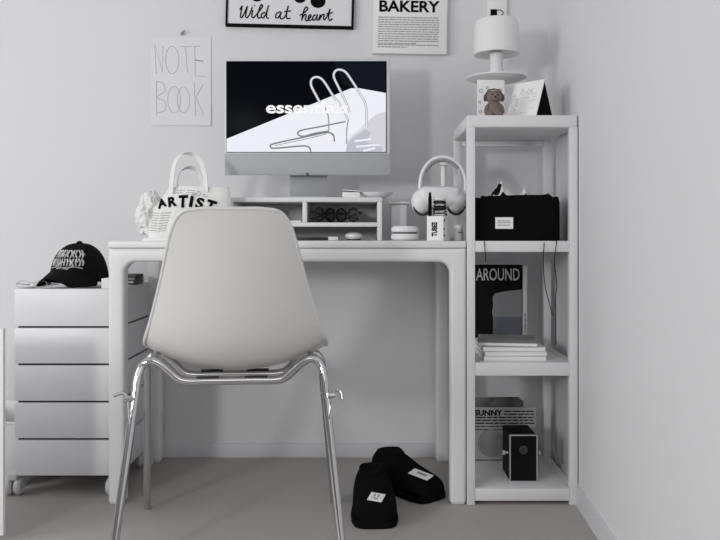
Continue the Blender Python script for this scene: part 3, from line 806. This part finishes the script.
# bakery poster
by = WY - .024
t = thing('bakery_poster', 'white text poster headed BAKERY above the screen right', 'poster', (X(409, by), by, Z(54, by)))
PT = Matrix.Translation((X(372.5, by), 0, Z(53, by))) @ Matrix.Rotation(math.radians(1.0), 4, 'Y')
w_ = X(446.5, by) - X(372.5, by); s_ = (by + DY) / F
obj('panel', box(NB(), 0, w_, by, by + .023, 0, .36, bev=.001, mx=PT), M['paper'], t)
b = NB(); put_text(b, 'BAKERY', 6 * s_, 66.5 * s_, 41.5 * s_, 53 * s_, by - .0004, bold=.028, mx=PT)
obj('heading', b, M['ink'], t)
b = NB(); zs = [(36 - 2.35 * k) * s_ for k in range(12)] + [8.6 * s_, 6.4 * s_]
ends = {z: (66 * s_ if k not in (11, 13) else (44 * s_ if k == 11 else 34 * s_)) for k, z in enumerate(zs)}
bars(b, 5 * s_, ends, zs, .0032, by, gap=.010, mx=PT)
obj('small_print', b, M['inkgrey'], t)

# NOTE BOOK sheet
t = thing('wall_note', 'white sheet hand-lettered NOTE BOOK pinned to the wall', 'paper note', (X(180, WY), WY, Z(126, WY)))
sy = WY - .0018
b = NB(); nx, nz = 12, 16; x0, x1, z0, z1 = X(150.5, sy), X(211, sy), Z(125.5, sy), Z(37, sy); g = []
for j in range(nz + 1):
    g.append([b.verts.new((x0 + (x1 - x0) * i / nx, sy + .0006 * math.sin(PI * i / nx) - .0015 * (1 - j / nz) ** 3, z0 + (z1 - z0) * j / nz)) for i in range(nx + 1)])
for j in range(nz):
    for i in range(nx): b.faces.new((g[j][i], g[j][i + 1], g[j + 1][i + 1], g[j + 1][i]))
o = obj('sheet', b, M['wpaper'], t, smooth=False); sm = o.modifiers.new('s', 'SOLIDIFY'); sm.thickness = .0005; sm.offset = 0
def sn(l):
    r = []
    for a, c in l:
        px, py = 145 + a / 5.147, 25 + c / 5.147
        u = (px - 150.5) / 60.5; v = (125.5 - py) / 88.5
        yy = sy + .0006 * math.sin(PI * u) - .0015 * max(0, 1 - v) ** 3 - .0005
        r.append(P(px, py, yy))
    return r
b = NB()
def ell(cx, cy, rx, ry): return [(cx + rx * math.cos(a), cy + ry * math.sin(a)) for a in [2 * PI * k / 16 for k in range(17)]]
for l, smm in (([(58, 250), (50, 100), (90, 242), (92, 105)], 0), (ell(140, 180, 34, 70), 3), ([(182, 112), (240, 110)], 0), ([(208, 110), (218, 245)], 0),
             ([(256, 108), (258, 258)], 0), ([(252, 112), (284, 108)], 0), ([(258, 262), (312, 264)], 0),
             ([(58, 288), (60, 468)], 0), ([(60, 290), (92, 300), (102, 340), (62, 372), (104, 395), (102, 440), (60, 452)], 4), (ell(150, 385, 33, 68), 3), (ell(198, 385, 32, 66), 3),
             ([(254, 300), (260, 468)], 0), ([(300, 305), (262, 372), (302, 465)], 0)):
    tube(b, sn(l), .0008, seg=5, smooth=smm)
L = obj('lettering', b, M['pencil'], t)
obj('dark_stroke', tube(NB(), sn([(256, 180), (300, 187)]), .0014, seg=5), M['pencild'], t)
b = NB(); c = P(182, 33, WY - .009)
tube(b, [P(182, 33, WY - .001), c], .0022, seg=8); tube(b, [c, c + Vector((0, -.004, .0))], .004, seg=10)
tube(b, [P(181, 35, WY - .004), P(184.5, 30, WY - .012)], .0026, seg=8)
obj('push_pin', b, M['grey'], t)

# small card high on the right
ky = WY - .012
t = thing('wall_card', 'small white card with a black padlock drawing above the lamp', 'card', (X(498, ky), ky, Z(17, ky)))
obj('card', B(X(487.5, ky), X(507, ky), ky, ky + .0115, Z(20, ky), Z(-8, ky), bev=.0008), M['paper'], t)
b = B(X(490.5, ky), X(497, ky), ky - .0008, ky + .0002, Z(16, ky), Z(9.3, ky))
tube(b, [P(px_, py_, ky - .0004) for px_, py_ in ((496.5, 10.3), (500, 10), (503, 12), (503, 14), (500, 15.7), (496.5, 15.2))], .0014, seg=6, smooth=4)
obj('drawing', b, M['ink'], t)

# ------------------------------------------------------------ lamp on shelf
ly = .225; lx = X(496.5, ly); top = SHZ[0]
t = thing('table_lamp', 'white lamp with drum shade and flat disc on the shelf top', 'lamp', (lx, ly, top + .0002))
zb, zt_ = Z(55, ly) - top, Z(19.8, ly) - top; zd = Z(79, ly) - top
obj('base', lathe(NB(), [(0, 0), (.030, 0), (.032, .004), (.028, .008), (.010, .012), (0, .012)]), M['lamp'], t, local=True)
obj('stem', lathe(NB(), [(0, .012), (.009, .012), (.009, zd - .006), (0, zd - .006)]), M['lamp'], t, local=True)
obj('disc', lathe(NB(), [(0, zd - .012), (.03, zd - .011), (.070, zd - .006), (.0895, zd + .001), (.0895, zd + .004), (.05, zd + .007), (0, zd + .008)]), M['lamp'], t, local=True)
obj('neck', lathe(NB(), [(0, zd + .008), (.024, zd + .008), (.019, zd + .03), (.020, zb + .004), (0, zb + .004)]), M['lamp'], t, local=True)
obj('shade', lathe(NB(), [(.0, zb + .012), (.055, zb + .010), (.067, zb), (.069, zb + .002), (.0680, zb + .05), (.066, zt_ - .018), (.061, zt_ - .005), (.050, zt_), (0, zt_ + .001)]), M['lamp'], t, local=True)

# calendar
a_ = math.radians(48)
t = thing('desk_calendar', 'white tent calendar with black ends on the shelf top', 'calendar', (X(536, .05), .05, top + .0002), rz=0)
u_ = Vector((-math.cos(a_), math.sin(a_), 0)); v_ = Vector((math.sin(a_), math.cos(a_), 0)); W_, L_, H_ = .085, .103, .112
def cal(u, v, z): return u_ * u + v_ * v + Vector((0, 0, z))
def hull(q, th=0.0): 
    bb = NB(); vs = [bb.verts.new(p) for p in q]; bb.faces.new(vs); return bb
b = NB()
A0, A1, AP = cal(0.001, 0.0, 0), cal(0.001, W_, 0), cal(0.001, W_ / 2, H_ - .006)
B0, B1, BP = cal(L_ - .001, 0.0, 0), cal(L_ - .001, W_, 0), cal(L_ - .001, W_ / 2, H_ - .006)
vs = [b.verts.new(p) for p in (A0, A1, AP, B0, B1, BP)]
b.faces.new((vs[0], vs[1], vs[2])); b.faces.new((vs[3], vs[4], vs[5])); b.faces.new((vs[0], vs[1], vs[4], vs[3])); b.faces.new((vs[0], vs[2], vs[5], vs[3])); b.faces.new((vs[1], vs[2], vs[5], vs[4]))
obj('stand', b, M['ink'], t, local=True)
nrm = (-(v_) * H_ + Vector((0, 0, 1)) * (W_ / 2) * -1); n_out = (-v_ * H_ + Vector((0, 0, W_ / 2))).normalized()
b = NB(); q = [cal(-.001, 0, .001), cal(L_, 0, .001), cal(L_, W_ / 2, H_), cal(-.001, W_ / 2, H_)]
f0 = [b.verts.new(p + n_out * .0006) for p in q]; f1 = [b.verts.new(p + n_out * .0036) for p in q]
b.faces.new(f0); b.faces.new(f1)
for i in range(4): b.faces.new((f0[i], f0[(i + 1) % 4], f1[(i + 1) % 4], f1[i]))
obj('pages', b, M['paper'], t, local=True)
def cf(u, h): return cal(u, W_ / 2 * h / H_, h) + n_out * .0040
b = NB()
for k in range(7):
    for j in range(6):
        if random.random() < .55:
            u0 = .014 + k * .012; h0 = .018 + j * .011
            tube(b, [cf(u0, h0), cf(u0 + .004, h0 + random.uniform(-.003, .004)), cf(u0 + .008, h0 + random.uniform(-.002, .003))], .0005, seg=5)
tube(b, [cf(.072, .078), cf(.066, .092), cf(.058, .079)], .0007, seg=5); tube(b, [cf(.05, .075), cf(.044, .09), cf(.036, .078), cf(.03, .09)], .0007, seg=5, smooth=3)
obj('faint_drawing', b, M['pencil'], t, local=True)
b = NB()
for k in range(9): tube(b, [cal(.008 + k * .011, W_ / 2, H_ - .002) + Vector((0, 0, .0045 * math.cos(q)) ) + v_ * .004 * math.sin(q) for q in [2 * PI * m / 12 for m in range(12)]], .0006, seg=5, closed=True)
obj('wire_binding', b, M['grey'], t, local=True)

# card and bear
gy = .125
t = thing('greeting_card', 'white card with tiny drawings standing behind the small bear', 'card', (X(491, gy), gy, top + .0002), rz=math.radians(3))
obj('sheet', B(X(477, gy) - X(491, gy), X(504.5, gy) - X(491, gy), -.002, .002, 0, Z(80, gy) - top, bev=.0005), M['paper'], t, local=True)
for (dx, dz, r) in ((-.030, .088, .0055), (-.012, .098, .003), (-.034, .055, .003), (-.032, .028, .004), (.028, .090, .004), (.030, .060, .003)):
    obj('tiny_drawing', tube(NB(), [(dx + r * math.cos(a), -.0024, dz + r * math.sin(a)) for a in [2 * PI * k / 10 for k in range(10)]], .0008, seg=5, closed=True), M['grey'], t, local=True)
t = thing('bear_figurine', 'small brown plush bear wearing headphones on the shelf top', 'figurine', (X(494, .055), .055, top + .0002))
b = NB()
bb = lathe(NB(), [(0, 0), (.022, 0), (.0265, .006), (.0235, .020), (.018, .036), (.013, .046), (0, .050)], seg=28, sy=.75)
merge(b, bb)
for s in (-1, 1):
    ellipsoid(b, (s * .012, -.014, .007), .0095, .012, .0075)
    ellipsoid(b, (s * .021, -.004, .026), .006, .008, .015, mx=Matrix.Rotation(-s * .35, 4, 'Y'))
obj('body', b, M['plush'], t, local=True)
b = NB(); ellipsoid(b, (0, 0, .058), .0235, .018, .0190)
ellipsoid(b, (0, -.015, .052), .0105, .008, .0075)
for s in (-1, 1): ellipsoid(b, (s * .014, 0, .0755), .0055, .004, .0055)
h = obj('head', b, M['plush'], t, local=True)
b = NB(); ellipsoid(b, (0, -.0232, .0545), .0028, .002, .002)
for s in (-1, 1): ellipsoid(b, (s * .0075, -.0165, .062), .0017, .0015, .0017)
obj('face', b, M['ink'], h, local=True)
b = NB()
for s in (-1, 1): ellipsoid(b, (s * .0245, 0, .056), .0050, .009, .0105)
tube(b, [(.0245 * math.cos(a), 0, .058 + .0225 * math.sin(a)) for a in [PI * k / 12 for k in range(13)]], .002, seg=8)
obj('tiny_headphones', b, M['dgrey'], t, local=True)

# ------------------------------------------------------------ second shelf: black fabric basket
fy0, fy1 = .022, .235
x0, x1 = X(475.3, fy0) , X(562.3, fy0)
z0 = SHZ[1] + .0003
t = thing('fabric_basket', 'black fabric basket with small white label on the shelf', 'basket', ((x0 + x1) / 2, (fy0 + fy1) / 2, z0))
b = NB(); n = 64; g = []
hx, hyy = (x1 - x0) / 2, (fy1 - fy0) / 2
def bk(a, z, inset=0.0):
    ca, sa = math.cos(a), math.sin(a); e = .22
    return Vector(((hx - inset) * math.copysign(abs(ca) ** e, ca), (hyy - inset) * math.copysign(abs(sa) ** e, sa), z))
def htop(a):
    p = bk(a, 0); ux = p.x / hx
    return .117 + .013 * (1 - abs(ux) ** 2.4) + .0025 * math.sin(9 * a + 1) + .002 * math.sin(17 * a)
lv = [0, .03, .3, .6, .9, 1.0]
for l in lv:
    g.append([b.verts.new(bk(2 * PI * k / n, htop(2 * PI * k / n) * l, .003 if l in (0, 1.0) else 0)) for k in range(n)])
for (l, ins) in ((1.0, .010), (.8, .016), (.7, .03)):
    g.append([b.verts.new(bk(2 * PI * k / n, htop(2 * PI * k / n) * l, ins)) for k in range(n)])
for r0, r1 in zip(g, g[1:]):
    for k in range(n): b.faces.new((r0[k], r0[(k + 1) % n], r1[(k + 1) % n], r1[k]))
b.faces.new(g[0]); b.faces.new(g[-1])
obj('body', b, M['cloth'], t, local=True)
lc = P(504, 223, fy0)
lb = obj('label_patch', B(X(495.3, fy0), X(513, fy0), fy0 - .0015, fy0 + .001, Z(228.8, fy0), Z(217.3, fy0)), M['paper'], t)
b = NB(); bars(b, X(497.5, fy0), X(510.5, fy0), [Z(220.8, fy0), Z(222.6, fy0), Z(225.2, fy0)], .0024, fy0 - .0015, gap=.006)
obj('label_print', b, M['inkgrey'], lb)
b = NB(); c = P(499, 189, .09)
for k, (dx, dz, r) in enumerate(((-.004, -.008, .013), (.001, .004, .009), (.002, .014, .006), (-.012, -.012, .010))):
    ellipsoid(b, c + Vector((dx, 0, dz - .006)), r, r * .8, r * 1.25)
obj('knot', b, M['cloth'], t)
for l in ([(484.5, 198), (484.3, 230), (484.6, 245), (486, 262)], [(544.5, 235), (544, 246), (543.3, 262), (545, 285), (549, 302), (552.3, 315)], [(557, 230), (556.3, 245), (554.3, 262), (557, 285), (555.5, 300), (556, 345)]):
    yy = -.004
    pts = [P(l[0][0], l[0][1], fy0 - .001)] + [P(a, c, fy0 - .002 if c < 238 else yy) for a, c in l[1:]]
    obj('drawstring', tube(NB(), pts, .0012, seg=6, smooth=6), M['cloth'], t)
# tissue sticking out
b = NB(); NX_, NY_ = 44, 16
tx0, tx1 = X(492, .1), X(553, .1)
g = []
peaks = [(X(501, .1), .10, .046, .008), (X(507, .1), .11, .024, .010), (X(524, .1), .10, .030, .006), (X(531, .1), .13, .016, .012), (X(546, .1), .09, .012, .008), (X(514, .1), .14, .012, .012)]
for j in range(NY_ + 1):
    row = []
    for i in range(NX_ + 1):
        x = tx0 + (tx1 - tx0) * i / NX_; y = .07 + .11 * j / NY_
        z = z0 + .124 + .010 * noise.noise(Vector((x * 50, y * 50, 0)))
        for (qx, qy, qh, qs) in peaks: z += qh * math.exp(-(abs(x - qx) / qs) ** 1.2 - ((y - qy) / .03) ** 2)
        row.append(b.verts.new((x, y, z)))
    g.append(row)
for j in range(NY_):
    for i in range(NX_): b.faces.new((g[j][i], g[j][i + 1], g[j + 1][i + 1], g[j + 1][i]))
o = obj('tissue_paper', b, M['tissue']); tag(o, 'white crumpled tissue sticking out of the black fabric basket', 'tissue')
sm = o.modifiers.new('s', 'SOLIDIFY'); sm.thickness = .001

# ------------------------------------------------------------ third shelf
z3 = SHZ[2] + .0003
ay = .268
t = thing('around_book', 'black-covered book titled AROUND standing at back of the shelf', 'book', ((X(474, ay) + X(523, ay)) / 2, ay + .012, z3))
xA, xB = X(472.5, ay), X(522.5, ay); zT = Z(265, ay)
obj('pages', B(xA + .001, xB - .002, ay + .002, ay + .022, z3 + .002, zT - .002), M['papergrey'], t)
cv = obj('cover', B(xA, xB, ay, ay + .002, z3, zT, bev=.0004), M['cover'], t)
obj('back_cover', B(xA, xB, ay + .0222, ay + .024, z3, zT, bev=.0004), M['cover'], t)
b = NB()
poly = [(X(492.5, ay), Z(346, ay)), (X(521.8, ay), Z(346, ay)), (X(521.8, ay), Z(289.5, ay)), (X(504, ay), Z(291.5, ay)), (X(495, ay), Z(293.5, ay)), (X(492.7, ay), Z(297, ay)), (X(493.2, ay), Z(306, ay)), (X(492, ay), Z(312, ay)), (X(493.5, ay), Z(318, ay))]
prism(b, poly, ay - .0003, ay + .0001, 0)
prism(b, [(X(493, ay), Z(346, ay)), (X(521.8, ay), Z(346, ay)), (X(521.8, ay), Z(316.8, ay)), (X(493, ay), Z(316.8, ay))], ay - .0006, ay - .0003, 1)
obj('cover_picture', b, [M['skyp'], M['seap']], cv)
b = NB(); put_text(b, 'AROUND', X(476, ay), X(519.5, ay), Z(280.5, ay), Z(268.3, ay), ay - .0006, bold=.008)
obj('lettering', b, M['ltext'], cv)
t = thing('white_book', 'thin white book with spine out, right of the AROUND book', 'book', (X(524.8, .262), .275, z3))
sp = obj('cover', B(X(522.8, .262) + .0006, X(527.2, .262), .262, .292, z3, Z(266, .262), bev=.001), M['papergrey'], t)
b = NB(); bars(b, 0, .075, [0], .005, 0, gap=.012)
b.transform(Matrix.Translation((X(525.1, .262), .2618, z3 + .035)) @ Matrix.Rotation(-PI / 2, 4, 'Y'))
obj('spine_print', b, M['inkgrey'], sp)
mags = [(0.0, .0135, 0, 'bottom'), (.001, .0125, 1.0, 'third from top'), (-.001, .0125, -.8, 'second from top'), (-.006, .011, -9, 'topmost')]
zc = z3
for k, (dx, h, rot, w) in enumerate(mags):
    cxm = (X(483, .04) + X(546.5, .04)) / 2
    lab = {'bottom': 'white magazine at the bottom of the stack on the shelf', 'third from top': 'white magazine second from the bottom of the stack',
           'second from top': 'white magazine just under the top one of the stack', 'topmost': 'magazine with grey patterned cover on top of the stack'}[w]
    t = thing('magazine', lab, 'magazine', (cxm + dx, .13, zc), rz=math.radians(rot), group='magazines stacked on the third shelf')
    hw = .0865 if k < 3 else .082
    dp = .098 if k < 3 else .088
    obj('pages', B(-hw + .001, hw - .001, -dp + .001, dp, .0012, h - .0022), M['paper'], t, local=True)
    b = B(-hw, hw, -dp, dp, 0, .0011); box(b, -hw, hw, -dp, dp, h - .0021, h - .0008)
    obj('cover', b, M['papergrey'] if k < 3 else M['newsd'], t, local=True)
    zc += h

# ------------------------------------------------------------ bottom shelf
z4 = SHZ[3] + .0003
ny = .255
t = thing('sunny_magazine', 'grey newsprint magazine titled SUNNY standing on the bottom shelf', 'magazine', ((X(472, ny) + X(536, ny)) / 2, ny, z4))
xA, xB, zT = X(471.5, ny), X(536, ny), Z(407.5, ny)
cv = obj('cover', B(xA, xB, ny, ny + .001, z4, zT), M['newsp'], t)
obj('pages', B(xA + .001, xB - .001, ny + .0011, ny + .010, z4, zT - .001), M['papergrey'], t)
b = NB(); put_text(b, 'SUNNY', X(474.5, ny), X(502.5, ny), Z(415.8, ny), Z(409.8, ny), ny - .0003, bold=.04)
obj('title', b, M['ink'], cv)
b = NB()
bars(b, X(504, ny), X(534, ny), [Z(411.3, ny), Z(414.2, ny)], .0035, ny, gap=.014)
bars(b, X(475, ny), X(534.5, ny), [Z(417.4, ny), Z(420.3, ny), Z(423.2, ny)], .0036, ny, gap=.016)
bars(b, X(475, ny), X(505, ny), [Z(426.5, ny), Z(429.5, ny), Z(460, ny)], .0026, ny, gap=.012)
obj('printed_lines', b, M['ink'], cv)
b = NB(); c = P(491, 443, ny - .0003); n = 32
ellipsoid(b, c, .040, .0004, .044, seg=32); obj('cover_picture', b, M['newsd'], cv)
t = thing('patterned_book', 'darker patterned book standing behind the SUNNY magazine', 'book', (X(500, .275), .28, z4))
obj('pages', B(X(472.5, .275) + .001, X(521, .275), .2752, .289, z4, Z(397.8, .275)), M['papergrey'], t)
b = NB()
p_ = [(X(472.5, .275), z4), (X(523, .275), z4), (X(523, .275), Z(401, .275)), (X(517, .275), Z(396.8, .275)), (X(472.5, .275), Z(397.5, .275))]
prism(b, p_, .272, .2748); obj('cover', b, mat('patterned_cover', .10, .6, var=.85, scale=22), t)
t = thing('film_camera_box', 'black leatherette box camera with metal edges on bottom shelf', 'camera', (X(524, .09), .12, z4))
vx0, vx1, vz1 = X(509.8, .058), X(537.5, .058), Z(435, .058)
obj('body', B(vx0 + .0015, vx1 - .0015, .061, .178, z4, vz1 - .0015, bev=.001), M['grip'], t)
fr = NB(); wv = .0026
for (a0, a1, c0, c1) in ((vx0, vx1, z4, z4 + wv), (vx0, vx1, vz1 - wv, vz1), (vx0, vx0 + wv, z4 + wv, vz1 - wv), (vx1 - wv, vx1, z4 + wv, vz1 - wv)): box(fr, a0, a1, .057, .066, c0, c1, bev=.0004)
obj('metal_frame', fr, M['silver'], t)
obj('front_plate', B(vx0 + wv, vx1 - wv, .0595, .062, z4 + wv, vz1 - wv), M['cover'], t)
lc = P(523.5, 450, .058)
ln = obj('lens', cyl(NB(), (lc.x, .0588, lc.z), .0095, 'Y', .006, bev=.001), M['lens'], t)
obj('lens_ring', tube(NB(), [(lc.x + .0105 * math.cos(a), .0572, lc.z + .0105 * math.sin(a)) for a in [2 * PI * k / 24 for k in range(24)]], .0013, seg=6, closed=True), M['dgrey'], ln)
for s, xx in ((-1, vx0), (1, vx1)):
    obj('knob', cyl(cyl(NB(), (xx + s * .006, .085, Z(452.5, .085)), .0035, 'X', .012), (xx + s * .012, .085, Z(452.5, .085)), .0065, 'X', .006, bev=.001), M['castor'], t)
obj('top_handle', ribbon([(vx0 + .012, .11, vz1), (vx0 + .02, .11, vz1 + .0055), (vx1 - .02, .11, vz1 + .0055), (vx1 - .012, .11, vz1)], .010, (0, 1, 0)), M['grip'], t)

# ------------------------------------------------------------ light
WORLD = 0.55
w = bpy.data.worlds.new('world'); bpy.context.scene.world = w; w.use_nodes = True
bg = w.node_tree.nodes['Background']; wn = w.node_tree; wt = wn.nodes.new('ShaderNodeTexCoord'); wx = wn.nodes.new('ShaderNodeSeparateXYZ'); wr = wn.nodes.new('ShaderNodeValToRGB')
wn.links.new(wt.outputs['Generated'], wx.inputs[0]); wn.links.new(wx.outputs['Z'], wr.inputs['Fac'])
wr.color_ramp.elements[0].position = 0.0; wr.color_ramp.elements[0].color = (.28, .28, .285, 1)
wr.color_ramp.elements[1].position = 0.75; wr.color_ramp.elements[1].color = (1.0, 1.0, 1.0, 1)
wn.links.new(wr.outputs['Color'], bg.inputs['Color']); bg.inputs['Strength'].default_value = WORLD
def area(name, loc, target, sx, sy, power, spread=PI):
    l = bpy.data.lights.new(name, 'AREA'); l.shape = 'RECTANGLE'; l.size = sx; l.size_y = sy; l.energy = power; l.spread = spread
    o = bpy.data.objects.new(name, l); C.objects.link(o); o.location = loc
    o.rotation_euler = (Vector(target) - Vector(loc)).to_track_quat('-Z', 'Y').to_euler()
    return o
area('window_light', (-1.75, -2.75, 1.12), (0, .4, 1.05), .26, .34, 21)
area('side_fill_light', (-2.8, -1.6, 1.4), (.6, .2, .9), 1.5, 1.2, 33)  # added large soft fill from the left for shading, not a real window
area('front_fill_light', (.2, -3.2, 1.6), (0, .4, 1.2), 1.5, 1.0, 7)  # added weak fill from the front to lift brightness, not a real lamp
sc = bpy.context.scene
sc.view_settings.view_transform = 'Standard'; sc.view_settings.look = 'None'
sc.view_settings.exposure = 0; sc.view_settings.gamma = 1; sc.view_settings.use_curve_mapping = False
